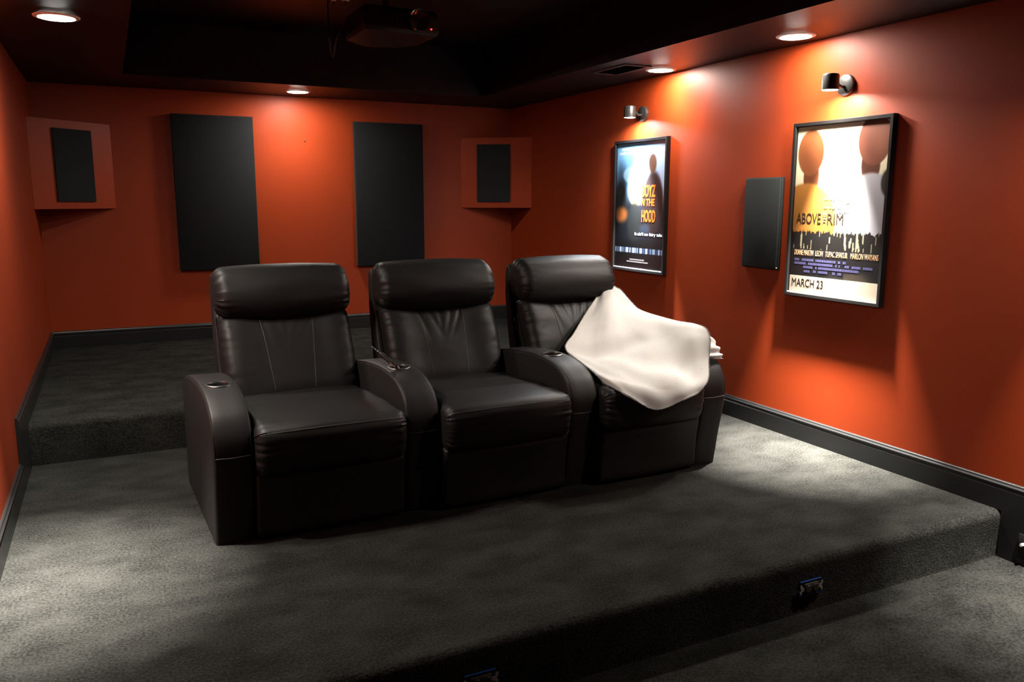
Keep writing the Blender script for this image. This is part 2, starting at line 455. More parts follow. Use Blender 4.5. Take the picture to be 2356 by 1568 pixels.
def art_far(u, v):
    c = mixc((18, 22, 30), (120, 170, 205), sm_(0.42, 0.85, v + 0.15 * nz(u, v, 4)))
    c = mixc(c, (176, 190, 214), sm_(0.55, 0.95, u) * sm_(0.4, 0.6, v))
    c = mixc(c, (24, 40, 58), 0.8 * ell(u, v, 0.10, 0.72, 0.10, 0.12, 0.6) * (0.5 + 0.5 * nz(u, v, 9)))
    c = mixc(c, (160, 196, 214), ell(u, v, 0.34, 0.75, 0.20, 0.07, 0.15))
    c = mixc(c, (26, 26, 28), ell(u, v, 0.09, 0.55, 0.12, 0.16, 0.3))
    c = mixc(c, (168, 96, 44), ell(u, v, 0.10, 0.43, 0.14, 0.06, 0.5))
    c = mixc(c, (206, 172, 120), ell(u, v, 0.42, 0.63, 0.17, 0.13, 0.14))
    c = mixc(c, (34, 36, 36), ell(u, v, 0.40, 0.36, 0.15, 0.17, 0.18))
    c = mixc(c, (40, 28, 28), ell(u, v, 0.76, 0.52, 0.20, 0.25, 0.12))
    c = mixc(c, (96, 64, 48), ell(u, v, 0.74, 0.83, 0.075, 0.075, 0.2))
    c = mixc(c, (60, 72, 92), 0.6 * ell(u, v, 0.62, 0.32, 0.10, 0.04, 0.5))
    if v < 0.26: c = mixc((14, 13, 14), c, sm_(0.18, 0.26, v))
    if 0.125 < v < 0.165:
        c = mixc((70, 88, 120), (205, 215, 230), 0.5 + 0.5 * math.copysign(1, nz(u * 14, 0.5, 3))) if nz(u * 5, 2.2, 4) > -0.35 else (40, 60, 90)
    elif v < 0.125: c = (22, 16, 16)
    return c

def print_sheet(parent, fn, w_, h_, y, z0, nu, nv):
    mb = MB()
    rows = [[((i / nu - 0.5) * w_, y, z0 + j / nv * h_) for i in range(nu + 1)] for j in range(nv + 1)]
    mb.quad_grid(rows)
    me = bpy.data.meshes.new('poster_print'); me.from_pydata(mb.v, [], mb.f); me.update()
    ca = me.color_attributes.new('ink', 'FLOAT_COLOR', 'POINT')
    buf = []
    for j in range(nv + 1):
        for i in range(nu + 1):
            r, g, b_ = fn(i / nu, j / nv); buf += [0.62 * lin(max(0, r)), 0.62 * lin(max(0, g)), 0.62 * lin(max(0, b_)), 1.0]
    ca.data.foreach_set('color', buf)
    return link('poster_print', me, 'print', parent)

PFW, PFH, PFD, BRD = 0.640, 0.935, 0.031, 0.020
def poster(label, yc, z0, fn):
    t = thing('framed_poster', label, 'poster', (W - 0.0005, yc, z0), -PI / 2, 'framed posters on the right wall')
    mb = MB(); hw = PFW / 2
    def ring(x0, x1, zz0, zz1, i0, i1):  # mitred bars with a stepped profile
        P4 = lambda e, y: [(-hw + e, y, e), (hw - e, y, e), (hw - e, y, PFH - e), (-hw + e, y, PFH - e)]
        mb.quad_grid([P4(0, 0), P4(0, -PFD + 0.002), P4(0.002, -PFD), P4(BRD - 0.003, -PFD), P4(BRD, -PFD + 0.004), P4(BRD, -0.004)], close_u=True)
    ring(0, 0, 0, 0, 0, 0)
    mb.build('frame', 'frame', t)
    iw, ih = PFW - 2 * BRD, PFH - 2 * BRD
    mb = MB(); mb.box(-iw / 2, iw / 2, -0.012, -0.001, BRD, PFH - BRD); mb.build('backing_board', 'frame', t)
    print_sheet(t, fn, iw - 0.004, ih - 0.004, -0.0135, BRD + 0.002, 150, 220)
    mb = MB(); mb.box(-iw / 2 + 0.001, iw / 2 - 0.001, -0.0215, -0.0195, BRD + 0.001, PFH - BRD - 0.001)
    mb.build('glazing', 'glazing', t)
    mb = MB(); mb.box(-iw / 2, iw / 2, -0.0285, -0.0222, BRD + 0.0002, BRD + 0.0042)  # pale bar paints the reflected light along the lower frame edge
    o = mb.build('frame_lip', 'frame_lip', t); o['label'] = 'bottom lip inside the black frame, its light reflection painted silver'
    return t, iw, ih

tB, iw, ih = poster('larger nearer framed poster, cream with title and March date strip, right wall', -3.883, 0.811, art_near)
kw = dict(PWI=iw, PHI=ih, org=(0, -0.0145, BRD))
# date strip: pale paper band along the bottom
mb = MB(); mb.box(-iw / 2 + 0.003, iw / 2 - 0.003, -0.0148, -0.0138, BRD + 0.003, BRD + 0.105 * ih)
o = mb.build('date_strip', ink('ink_strip', srgb(214, 200, 180)), tB)
kd = dict(PWI=iw, PHI=ih, org=(0, -0.0152, BRD))
lettering(tB, 'MARCH 23', 0.035, 0.040, 0.062, 'ink_black', width=0.37, bold=0.0, **kd)
lettering(tB, 'ABOVE', 0.045, 0.425, 0.080, 'ink_black', width=0.285, bold=0.0, **kw)
lettering(tB, 'RIM', 0.405, 0.425, 0.080, 'ink_black', width=0.175, bold=0.0, **kw)
lettering(tB, 'THE', 0.388, 0.427, 0.030, 'ink_tan', width=0.098, rot=PI / 2, **kw)
for (s, u, wd) in (('DUANE MARTIN', 0.045, 0.225), ('LEON', 0.295, 0.085), ('TUPAC SHAKUR', 0.408, 0.245), ('MARLON WAYANS', 0.685, 0.285)):
    lettering(tB, s, u, 0.232, 0.042, 'ink_cream', width=wd, bold=0.0, **kw)
for (s, u, v) in (('Some games', 0.36, 0.565), ('you play.', 0.50, 0.545), ('Some games', 0.36, 0.515), ('play you', 0.50, 0.492)):
    lettering(tB, s, u, v, 0.018, 'ink_tan', width=0.18 if s[0] == 'S' else 0.14, **kw)
# unreadable credit lines: rows of small flat ink bars
mb = MB()
for (v, u0, u1) in ((0.197, 0.05, 0.64), (0.175, 0.05, 0.92), (0.153, 0.16, 0.78), (0.130, 0.28, 0.46), (0.130, 0.50, 0.60), (0.128, 0.17, 0.24)):
    u = u0; k = 0
    while u < u1:
        wd = 0.010 + 0.016 * hash2(k, v * 90); k += 1
        if hash2(k + 5, v * 70) > 0.14:
            mb.box((u - 0.5) * iw, (min(u + wd, u1) - 0.5) * iw, -0.0143, -0.0138, BRD + v * ih, BRD + (v + 0.0145) * ih)
        u += wd + 0.0035
mb.build('credit_lines', ink('ink_lilac', srgb(84, 82, 122)), tB)['kind'] = 'stuff'

tA, iw, ih = poster('smaller-looking farther framed poster, dark blue with orange title lettering, right wall', -2.110, 0.824, art_far)
kw = dict(PWI=iw, PHI=ih, org=(0, -0.0145, BRD))
lettering(tA, 'BOYZ', 0.545, 0.575, 0.115, 'ink_orange', width=0.265, bold=0.003, **kw)
lettering(tA, 'N THE', 0.535, 0.505, 0.068, 'ink_orange', width=0.265, bold=0.002, **kw)
lettering(tA, 'HOOD', 0.545, 0.380, 0.115, 'ink_orange', width=0.275, bold=0.003, **kw)
lettering(tA, "It ain't no fairy tale.", 0.415, 0.270, 0.030, 'ink_white', width=0.56, bold=0.0006, **kw)
mb = MB()
for (v, u0, u1, hh) in ((0.068, 0.32, 0.62, 0.010), (0.050, 0.26, 0.70, 0.010), (0.945, 0.10, 0.30, 0.018), (0.912, 0.05, 0.30, 0.018)):
    u = u0; k = 0
    while u < u1:
        wd = 0.018 + 0.022 * hash2(k, v * 50); k += 1
        mb.box((u - 0.5) * iw, (min(u + wd, u1) - 0.5) * iw, -0.0143, -0.0138, BRD + v * ih, BRD + (v + hh) * ih)
        u += wd + 0.006
mb.build('credit_lines', ink('ink_grey', srgb(170, 165, 165)), tA)['kind'] = 'stuff'

# ------------------------------------------------------------------ picture sconces
def sconce(label, yc, z, bulb, left=False):
    t = thing('wall_sconce', label, 'wall light', (0.0005 if left else W - 0.0005, yc, z), PI / 2 if left else -PI / 2, 'black picture sconces')
    mb = MB(); mb.lathe([(0.0005, -0.020), (0.048, -0.020), (0.052, -0.017), (0.053, -0.012), (0.054, 0.0)], 40, axis='y', cap1=True)
    mb.build('wall_plate', 'metal', t, smooth=True)
    mb = MB()
    mb.tube([(0, -0.02, -0.008), (0, -0.045, -0.008), (0, -0.058, -0.002), (0, -0.066, 0.008), (0, -0.080, 0.010)], 0.008, 12)
    mb.build('arm', 'metal', t, smooth=True)
    ax = -0.117; R_ = 0.042; zb, zt = -0.030, 0.050
    mb = MB()
    mb.lathe([(0.0385, zb + 0.037), (R_ - 0.0025, zb), (R_, zb), (R_, zt - 0.012), (R_ - 0.004, zt - 0.003), (R_ - 0.012, zt), (0.0005, zt)], 40, (0, ax, 0))
    mb.build('lamp_shade', 'metal', t, smooth=True)
    mb = MB(); mb.lathe([(0.0005, zb + 0.008), (0.022, zb + 0.010), (0.030, zb + 0.016), (0.0375, zb + 0.032), (0.0005, zb + 0.034)], 32, (0, ax, 0))
    mb.build('bulb', bulb, t, smooth=True)
    ld = bpy.data.lights.new('beam', 'AREA'); ld.shape = 'DISK'; ld.size = 0.05; ld.energy = SPOT_W * (0.48 if left else 0.30 if yc < -5 else 1.0)
    ld.spread = math.radians(SPOT_SPREAD); ld.color = (1.0, 0.95, 0.88) if bulb == 'bulb_warm' else (0.9, 0.96, 1.0)
    lo = bpy.data.objects.new('beam', ld); C.objects.link(lo); lo.parent = t; lo.location = (0, ax, zb + 0.005)
sconce('black cylinder sconce above the larger nearer poster', -3.883, 1.912, 'bulb_warm')
sconce('black cylinder sconce above the farther blue poster', -2.110, 1.930, 'bulb_cool')
sconce('black cylinder sconce on the right wall over the lower floor, out of view', -5.380, 1.912, 'bulb_warm')
sconce('black cylinder sconce on the left wall beside the seating, out of view', -3.883, 1.912, 'bulb_warm', True)

# ------------------------------------------------------------------ projector with its cable and plugs
t = thing('ceiling_projector', 'black projector with red indicator light hanging from the dark ceiling', 'projector', (1.86, -2.62, 2.172), 0)
foot = [(-0.20, -0.245), (0.21, -0.215), (0.205, 0.09), (0.12, 0.20), (-0.05, 0.255), (-0.20, 0.115)]
mb = MB()
mb.quad_grid([[(x * s_, y * s_, z) for (x, y) in foot] for (s_, z) in ((0.95, 0.0), (1.0, 0.018), (1.0, 0.095), (0.94, 0.12))], close_u=True)
mb.poly([(x * 0.95, y * 0.95, 0) for (x, y) in foot]); mb.poly([(x * 0.94, y * 0.94, 0.12) for (x, y) in foot])
mb.build('projector_body', 'projector', t, bevel=0.004)
mb = MB(); mb.lathe([(0.0005, -0.020), (0.030, -0.026), (0.046, -0.030), (0.052, -0.034), (0.054, 0.04)], 36, (0.085, -0.236, 0.062), axis='y')
mb.build('projector_lens', 'glass_lens', t, smooth=True)
mb = MB(); mb.lathe([(0.0005, -0.003), (0.004, -0.002), (0.0045, 0.006)], 12, (0.165, -0.222, 0.03), axis='y'); mb.build('indicator_light', 'led', t, smooth=True)
mb = MB(); mb.lathe([(0.022, 0.12), (0.022, 0.34), (0.06, 0.342), (0.06, ZT - 2.172 - 0.001)], 24, cap1=True); mb.build('ceiling_mount', 'metal', t, smooth=True)
mb = MB()
for k in range(7):
    mb.box(-0.13 + k * 0.016, -0.122 + k * 0.016, -0.248 + k * 0.0012, -0.2425 + k * 0.0012, 0.035, 0.09)
mb.build('vent_grille', 'slot', t)
mb = MB()
mb.tube(catmull([(1.62, -2.60, 2.22), (1.59, -2.58, 2.15), (1.585, -2.56, 2.09), (1.575, -2.555, 2.08), (1.565, -2.56, 2.12), (1.56, -2.57, 2.2), (1.60, -2.4, 2.38), (1.70, -2.1, ZT - 0.03)], 60), 0.004, 8)
mb.build('cable_loop', 'cable', t, smooth=True).matrix_parent_inverse = Matrix.Translation((-1.86, 2.62, -2.172))
def plug(label, x, y, w_):
    t = thing('power_plug', label, 'plug', (x, y, ZT - 0.062), 0, 'white plugs on the ceiling')
    mb = MB(); mb.box(-w_ / 2, w_ / 2, -0.014, 0.014, 0.018, 0.0615); mb.build('plug_body', 'plug_white', t, bevel=0.004)
    mb = MB(); mb.tube([(0, 0, 0.019), (0, 0.004, 0.008), (0.004, 0.02, 0.0)], 0.005, 8); mb.build('plug_cord', 'cable', t)
plug('small white plug in the ceiling above the projector, left of its wider twin', 1.735, -2.00, 0.026)
plug('wide white plug in the ceiling above the projector', 1.795, -2.04, 0.048)

# ------------------------------------------------------------------ receptacles without cover plates
def receptacle(label, loc, rotz):
    t = thing('electrical_outlet', label, 'outlet', loc, rotz, 'uncovered outlets in the step')
    mb = MB()   # blue box rim set in the riser
    for (a, b_, c, d) in ((-0.056, 0.056, -0.031, -0.026), (-0.056, -0.050, -0.026, -0.012), (0.050, 0.056, -0.026, -0.012), (-0.052, 0.052, 0.026, 0.028)):
        mb.box(a, b_, -0.006, 0.02, c, d)
    mb.build('box_rim', 'blue', t)
    for s_ in (-1, 1):
        mb = MB()
        pts = [(0.036, -0.008), (0.047, -0.008), (0.049, -0.019), (0.058, -0.019), (0.058, -0.006), (0.053, -0.003), (0.053, 0.003), (0.058, 0.006), (0.058, 0.019), (0.049, 0.019), (0.047, 0.008), (0.036, 0.008)]
        mb.quad_grid([[(s_ * x, y, z) for (x, z) in pts] for y in (-0.010, -0.0085)], close_u=True)
        mb.poly([(s_ * x, -0.010, z) for (x, z) in pts])
        mb.build('mounting_ear', 'strap', t)
    mb = MB(); mb.box(-0.036, 0.036, -0.012, 0.02, -0.019, 0.019); mb.build('outlet_body', 'device', t, bevel=0.002)
    for s_ in (-1, 1):
        mb = MB(); mb.lathe([(0.0005, -0.004), (0.0135, -0.004), (0.0145, -0.002), (0.0145, 0.0)], 20, (s_ * 0.018, -0.012, 0), axis='y')
        f_ = mb.build('socket_face', 'device', t, smooth=True)
        mb = MB()
        for z in (-0.005, 0.005): mb.box(s_ * 0.018 - 0.004, s_ * 0.018 + 0.004, -0.0165, -0.0155, z - 0.001, z + 0.001)
        mb.build('slots', 'slot', f_)
receptacle('uncovered outlet with blue box rim in the front step riser, right side', (2.742, Y1 + 0.002, -0.110), 0)
receptacle('uncovered outlet in the front step riser at the bottom edge of the picture', (1.372, Y1 + 0.002, -0.118), 0)
t = thing('wall_jack', 'small pale connector on the black skirting at the right picture edge', 'outlet', (W - 0.017, -5.030, -0.125), -PI / 2)
mb = MB(); mb.box(-0.035, 0.035, -0.005, 0.0, -0.055, 0.055); mb.build('jack_plate', 'slot', t, bevel=0.002)
mb = MB(); mb.lathe([(0.0005, -0.022), (0.006, -0.022), (0.0075, -0.016), (0.0075, -0.005)], 16, (-0.012, 0, 0.012), axis='y'); mb.build('connector', 'plug_white', t, smooth=True)

mb = MB(); mb.lathe([(0.0005, -0.012), (0.005, -0.011), (0.005, -0.009), (0.0018, -0.009), (0.0018, 0.0)], 10, axis='y')
o = mb.build('wall_nail', 'nail'); o.location = (1.965, 0.0, 1.82); tag(o, 'tiny nail in the back wall under the downlight', 'nail')

# ------------------------------------------------------------------ recliners
class Pillow:
    """closed section (depth, height) swept along x with rounded ends, crown, bow and creases"""
    def __init__(s, sec, width, rnd, nx=72, ns=84, bow=0.0, crown=0.0, wr=0.0, seed=0, ztop=None, yfront=None, taper=0.0, pinch=None):
        s.sec = catmull([(a, b_, 0) for a, b_ in sec], ns, True); s.w = width; s.r = rnd; s.nx = nx; s.ns = ns
        s.bow = bow; s.crown = crown; s.wr = wr; s.seed = seed
        ys = [p.x for p in s.sec]; zs = [p.y for p in s.sec]
        s.y0, s.y1, s.z0, s.z1 = min(ys), max(ys), min(zs), max(zs)
        s.c = Vector((sum(ys) / ns, sum(zs) / ns, 0)); s.taper = taper; s.pinch = pinch
        area = sum(s.sec[i].x * s.sec[(i + 1) % ns].y - s.sec[(i + 1) % ns].x * s.sec[i].y for i in range(ns))
        s.sgn = 1 if area > 0 else -1
    def point(s, x, k):
        """x in -1..1, k section parameter 0..ns"""
        i = int(math.floor(k)) % s.ns; u = k - math.floor(k)
        p = s.sec[i].lerp(s.sec[(i + 1) % s.ns], u)
        t_ = (s.sec[(i + 1) % s.ns] - s.sec[(i - 1) % s.ns]).lerp(s.sec[(i + 2) % s.ns] - s.sec[i], u).normalized()
        nrm = Vector((t_.y, -t_.x, 0)) * s.sgn
        hw = s.w / 2; X = x * hw
        e = hw - abs(X)
        ins = 0.0
        if e < s.r: q = 1 - e / s.r; ins = s.r * (1 - math.sqrt(max(0, 1 - q * q)))
        g = 1 - x * x
        if s.wr:
            fall = math.exp(-e / 0.045)
            ins += s.wr * fall * (0.6 * noise.noise(Vector((k * 0.9, s.seed * 3.1 + (5 if x > 0 else 0), 0.4))) + 0.5 * noise.noise(Vector((k * 2.1 + X * 14, s.seed, 1.7 + x)))) * 1.6
            ins += s.wr * 0.25 * noise.noise(Vector((X * 5, k * 0.15, s.seed + 9)))
        p = p - nrm * ins
        fy = max(0.0, min(1.0, (s.y1 - p.x) / (s.y1 - s.y0))); fz = max(0.0, min(1.0, (p.y - s.z0) / (s.z1 - s.z0)))
        y = p.x - s.bow * g * fy ** 2; z = p.y + s.crown * g * fz ** 2
        X *= 1 + s.taper * (0.5 - fz)
        if s.pinch: X, y, z = s.pinch(X, y, z, g)
        return Vector((X, y, z)), Vector((0, nrm.x, nrm.y))
    def build(s, name, m, parent):
        mb = MB(); xs = []
        ne = 9
        re = s.r / (s.w / 2)
        for i in range(ne): a = i / ne * PI / 2; xs.append(-1 + re * (1 - math.cos(a)) )
        mid = s.nx
        xs = [-1 + re * (1 - math.cos(i / ne * PI / 2)) for i in range(ne)]
        core = [-1 + re + (2 - 2 * re) * i / mid for i in range(mid + 1)]
        xs = xs + core + [-q for q in reversed(xs)]
        rows = [[s.point(x, k)[0] for k in range(s.ns)] for x in xs]
        o = mb.quad_grid(rows, close_u=True)
        # close the ends
        mb.f.append(tuple(o + k for k in range(s.ns))); q = o + (len(xs) - 1) * s.ns
        mb.f.append(tuple(q + k for k in range(s.ns)))
        return mb.build(name, m, parent, smooth=True, angle=65)
    def seam(s, path, name, parent, r=0.0016, lift=0.0004):
        pts = []
        for (x, k) in path:
            p, nn = s.point(x, k); pts.append(p + nn * lift)
        mb = MB(); mb.tube(pts, r, 6); return mb.build(name, 'thread', parent, smooth=True)
    def find_k(s, y, z):
        return min(range(s.ns), key=lambda i: (s.sec[i].x - y) ** 2 + (s.sec[i].y - z) ** 2)

ARM_PROF = [(0.0, 0.0), (-0.010, 0.06), (-0.028, 0.17), (-0.052, 0.29), (-0.062, 0.375), (-0.054, 0.45), (-0.018, 0.530), (0.040, 0.578), (0.105, 0.604),
            (0.19, 0.617), (0.30, 0.620), (0.43, 0.612), (0.57, 0.594), (0.70, 0.568), (0.79, 0.535), (0.845, 0.47), (0.855, 0.38), (0.855, 0.19), (0.853, 0.0)]
ARM_PROF = [(a, z if z < 0.45 else 0.45 + (z - 0.45) * 0.82) for a, z in ARM_PROF]
AW = 0.15
def arm_part(parent, x0, skew=0.0, cup=True):
    """arm standing between local x0 and x0 + AW"""
    top = catmull([(a, b_, 0) for a, b_ in ARM_PROF], 70)
    loop = [(p.x, max(p.y, 0.0)) for p in top]
    cy, cz = 0.42, 0.30; R = 0.016
    rows = []
    steps = [(0.0, R), (R * 0.13, R * 0.5), (R * 0.5, R * 0.13), (R, 0.0)]
    xs = steps + [(0.05, 0.0), (AW / 2, 0.0), (AW - 0.05, 0.0)] + [(AW - a, b_) for a, b_ in reversed(steps)]
    N_ = len(loop)
    for (x, ins) in xs:
        row = []
        for i, (y, z) in enumerate(loop):
            a = loop[max(i - 1, 0)]; b_ = loop[min(i + 1, N_ - 1)]
            tx, tz = b_[0] - a[0], b_[1] - a[1]; L_ = math.hypot(tx, tz); nx_, nz_ = -tz / L_, tx / L_
            yy, zz = y - nx_ * ins, z - nz_ * ins
            sh = -skew * (y / 0.855) * (1 - x / AW)
            row.append((x0 + x + sh, yy, max(zz, 0.0)))
        rows.append(row)
    mb = MB(); o = mb.quad_grid(rows, close_u=True)
    mb.f.append(tuple(o + k for k in range(N_))); q = o + (len(xs) - 1) * N_; mb.f.append(tuple(q + k for k in range(N_)))
    arm = mb.build('armrest', 'leather_flat', parent, smooth=True, angle=35)
    xc = x0 + AW / 2; yc = 0.240; zc = 0.5885; tilt = 0.02
    # bore the cup well
    mb = MB(); mb.lathe([(0.044, -0.085), (0.044, 0.05)], 40, (xc, yc, zc), cap0=True, cap1=True)
    cut = mb.build('cutter', None, parent)
    md = arm.modifiers.new('bore', 'BOOLEAN'); md.object = cut; md.operation = 'DIFFERENCE'; md.solver = 'EXACT'
    bpy.context.view_layer.update()
    me = bpy.data.meshes.new_from_object(arm.evaluated_get(bpy.context.evaluated_depsgraph_get()))
    arm.modifiers.clear(); arm.data = me; me.name = 'armrest'
    bpy.data.objects.remove(cut)
    ch = thing_child = MB()
    ch.lathe([(0.0005, -0.078), (0.036, -0.078), (0.0415, -0.070), (0.0435, -0.004), (0.0440, 0.001)], 40, (xc, yc, zc))
    cupo = ch.build('cup_holder', 'cup', arm, smooth=True)
    ring = MB(); ring.lathe([(0.0432, -0.004), (0.0432, 0.003), (0.0445, 0.0055), (0.049, 0.0055), (0.0525, 0.003), (0.0535, -0.0005), (0.0530, -0.004)], 44, (xc, yc, zc))
    rg = ring.build('cup_ring', 'satin', arm, smooth=True); rg['label'] = 'satin grey metal cup holder ring'
    # welt across the front at knee height, and along both upper edges
    k0 = min(range(N_), key=lambda i: (loop[i][0] + 0.062) ** 2 + (loop[i][1] - 0.372) ** 2)
    y_, z_ = loop[k0]
    mb = MB(); mb.tube([(x0 + 0.004, y_ + 0.010, z_), (x0 + 0.012, y_ + 0.001, z_), (x0 + AW / 2, y_ - 0.0005, z_ - 0.003), (x0 + AW - 0.012, y_ + 0.001, z_), (x0 + AW - 0.004, y_ + 0.010, z_)], 0.0022, 6)
    mb.build('front_seam', 'thread', arm, smooth=True)
    for e in (0.0075, AW - 0.0075):
        pts = []
        for i in range(k0, N_ - 14):
            a = loop[max(i - 1, 0)]; b_ = loop[min(i + 1, N_ - 1)]
            tx, tz = b_[0] - a[0], b_[1] - a[1]; L_ = math.hypot(tx, tz); ny, nz_ = -tz / L_, tx / L_
            y, z = loop[i]; ins = R * 0.13 + 0.0006
            sh = -skew * (y / 0.855) * (1 - e / AW)
            pts.append((x0 + e + sh, y - ny * ins, z - nz_ * ins))
        mb = MB(); mb.tube(pts, 0.0022, 6); mb.build('edge_piping', 'leather_flat', arm, smooth=True)
    return arm

ROW_A = math.radians(-1.81); ROW_O = Vector((0.737, -3.778, 0.0))
ARMS = [0.0, 0.773, 1.550, 2.289]
FACE_A = math.radians(1.3)   # the seats face very slightly to the right of the row line
def row_pt(lx, ly=0.0):
    return (ROW_O.x + lx * math.cos(ROW_A) - ly * math.sin(ROW_A), ROW_O.y + lx * math.sin(ROW_A) + ly * math.cos(ROW_A), 0.0)

LUMBAR = [(0.590, 0.400), (0.592, 0.470), (0.625, 0.565), (0.668, 0.665), (0.712, 0.750), (0.768, 0.806), (0.845, 0.800), (0.825, 0.660), (0.765, 0.500), (0.690, 0.390), (0.630, 0.375)]
HEAD = [(0.750, 0.797), (0.712, 0.822), (0.692, 0.872), (0.706, 0.938), (0.752, 0.993), (0.815, 1.016), (0.868, 1.010), (0.902, 0.965), (0.908, 0.895), (0.886, 0.830), (0.825, 0.792)]
SHELL = [(0.700, 0.330), (0.745, 0.440), (0.805, 0.620), (0.855, 0.800), (0.880, 0.955), (0.905, 0.985), (0.935, 0.940), (0.935, 0.780), (0.895, 0.560), (0.830, 0.340), (0.770, 0.300)]
SEAT = [(-0.100, 0.395), (-0.098, 0.432), (-0.078, 0.462), (-0.020, 0.474), (0.120, 0.476), (0.300, 0.470), (0.480, 0.456), (0.600, 0.440), (0.635, 0.390), (0.610, 0.330), (0.400, 0.300), (0.150, 0.290), (0.000, 0.275), (-0.055, 0.272), (-0.085, 0.300), (-0.097, 0.350)]
FOOT = [(-0.030, 0.020), (-0.036, 0.100), (-0.046, 0.200), (-0.056, 0.268), (-0.040, 0.284), (0.010, 0.280), (0.020, 0.150), (0.012, 0.020)]

def recliner(k, label, arms):
    xl = ARMS[k] + AW; xr = ARMS[k + 1]; gap = xr - xl; xc = (xl + xr) / 2
    t = thing('recliner', label, 'recliner', row_pt(xc), FACE_A, 'row of black leather theatre recliners')
    for a in arms:
        arm_part(t, ARMS[a] - xc, skew=0.010 if a == 0 else 0.0)
    mb = MB(); mb.box(-gap / 2 + 0.006, gap / 2 - 0.006, 0.03, 0.74, 0.004, 0.262); mb.build('seat_base', 'leather_flat', t, bevel=0.01)
    # seat
    def dip(X, y, z, g):
        d = 0.010 * math.exp(-((X - 0.02) / 0.16) ** 2 - ((y - 0.28) / 0.2) ** 2) if z > 0.4 else 0
        return X, y, z - d
    P_ = Pillow(SEAT, gap - 0.010, 0.040, 72, 96, bow=0.028, crown=0.015, wr=0.010, seed=k + 1, pinch=dip)
    st = P_.build('seat_cushion', 'leather', t)
    kf = P_.find_k(-0.090, 0.449)
    P_.seam([(-0.95 + 1.9 * i / 60, kf) for i in range(61)], 'front_seam', st)
    P_.seam([(-0.95 + 1.9 * i / 60, kf + 0.45) for i in range(61)], 'front_seam', st, r=0.0011)
    # footrest flap
    F_ = Pillow(FOOT, gap - 0.012, 0.014, 40, 48, bow=0.030, crown=0.0, wr=0.002, seed=k + 4)
    F_.build('footrest_panel', 'leather_flat', t)
    # lower back
    hw = min(gap, 0.613) / 2
    def folds(X, y, z, g):
        fz_ = max(0.0, min(1.0, (z - 0.63) / 0.15)) if z < 0.805 else 0.0
        a = 0.0
        for (c, s_, sl) in ((-0.06, 0.014, 0.35), (0.0, 0.016, -0.1), (0.07, 0.014, -0.5), (0.12, 0.012, -0.6), (-0.12, 0.012, 0.3)):
            a += math.exp(-((X - c - sl * (0.78 - z)) / s_) ** 2)
        a *= (0.35 if k == 0 else 1.0)
        sd = 0.030 * math.exp(-((abs(X) - 0.235) / 0.07) ** 2) * (1 if 0.42 < z < 0.80 else 0.3)
        return X, y + 0.007 * a * fz_ - sd * 0.55, z
    L_ = Pillow(LUMBAR, gap - 0.004, 0.045, 96, 84, bow=0.010, crown=-0.015, wr=0.013, seed=k + 11, pinch=folds)
    lo = L_.build('back_cushion', 'leather', t)
    ka, kb = L_.find_k(0.740, 0.780), L_.find_k(0.592, 0.46)
    ka_, kb_ = min(ka, kb), max(ka, kb)
    for s_ in (-1, 1):
        L_.seam([(s_ * (0.36 + (0.10 if True else 0) * (1 - i / 40)), kb + (ka - kb) * i / 40) if False else (s_ * (0.30 + 0.10 * i / 40) , kb + (ka - kb) * i / 40) for i in range(41)], 'back_seam', lo, r=0.0018, lift=0.0)
    # headrest
    def hsag(X, y, z, g):
        return X, y, z - 0.026 * g * max(0.0, min(1.0, (0.850 - z) / 0.06))
    D_ = Pillow(HEAD, gap + 0.008, 0.052, 90, 84, bow=0.012, crown=0.012, wr=0.011, seed=k + 21, pinch=hsag)
    D_.build('headrest', 'leather', t)
    S_ = Pillow(SHELL, gap + 0.006, 0.018, 24, 60, wr=0.002, seed=k + 31)
    S_.build('back_shell', 'leather_flat', t)
    return t
recliner(0, 'black leather recliner at the left end of the row, empty, with armrests on both sides', (0, 1))
recliner(1, 'empty middle black leather recliner between the other two', (2,))
recliner(2, 'right-hand black leather recliner with a cream blanket thrown over it', (3,))

# accessory rod standing in the armrest between left and middle recliner
bx_, by_, _ = row_pt(ARMS[1] + 0.052, 0.215)
t = thing('accessory_rod', 'thin black rod with chrome shank leaning from the cup holder left of the middle recliner', 'accessory', (bx_, by_, 0.586))
mb = MB(); mb.tube([(-0.006, 0.006, 0.0), (-0.012, 0.012, 0.016)], 0.012, 12); mb.build('rod_socket', 'cup', t, smooth=True)
mb = MB(); mb.tube([(-0.010, 0.010, 0.010), (-0.034, 0.038, 0.036)], 0.0060, 10); o = mb.build('shank', 'chrome', t, smooth=True); o['label'] = 'bright chrome shank'
mb = MB(); mb.tube([(-0.030, 0.034, 0.032), (-0.046, 0.052, 0.050), (-0.060, 0.070, 0.066)], 0.0100, 10); mb.build('grip', 'cup', t, smooth=True)
mb = MB()
for k in range(4):
    c = Vector((-0.060, 0.070, 0.066)) + Vector((-0.009, 0.010, 0.008)) * k
    mb.tube([c, c + Vector((-0.006, 0.008, 0.0055))], 0.0065 - 0.0008 * k, 10)
mb.build('knurled_tip', 'metal', t, smooth=True)

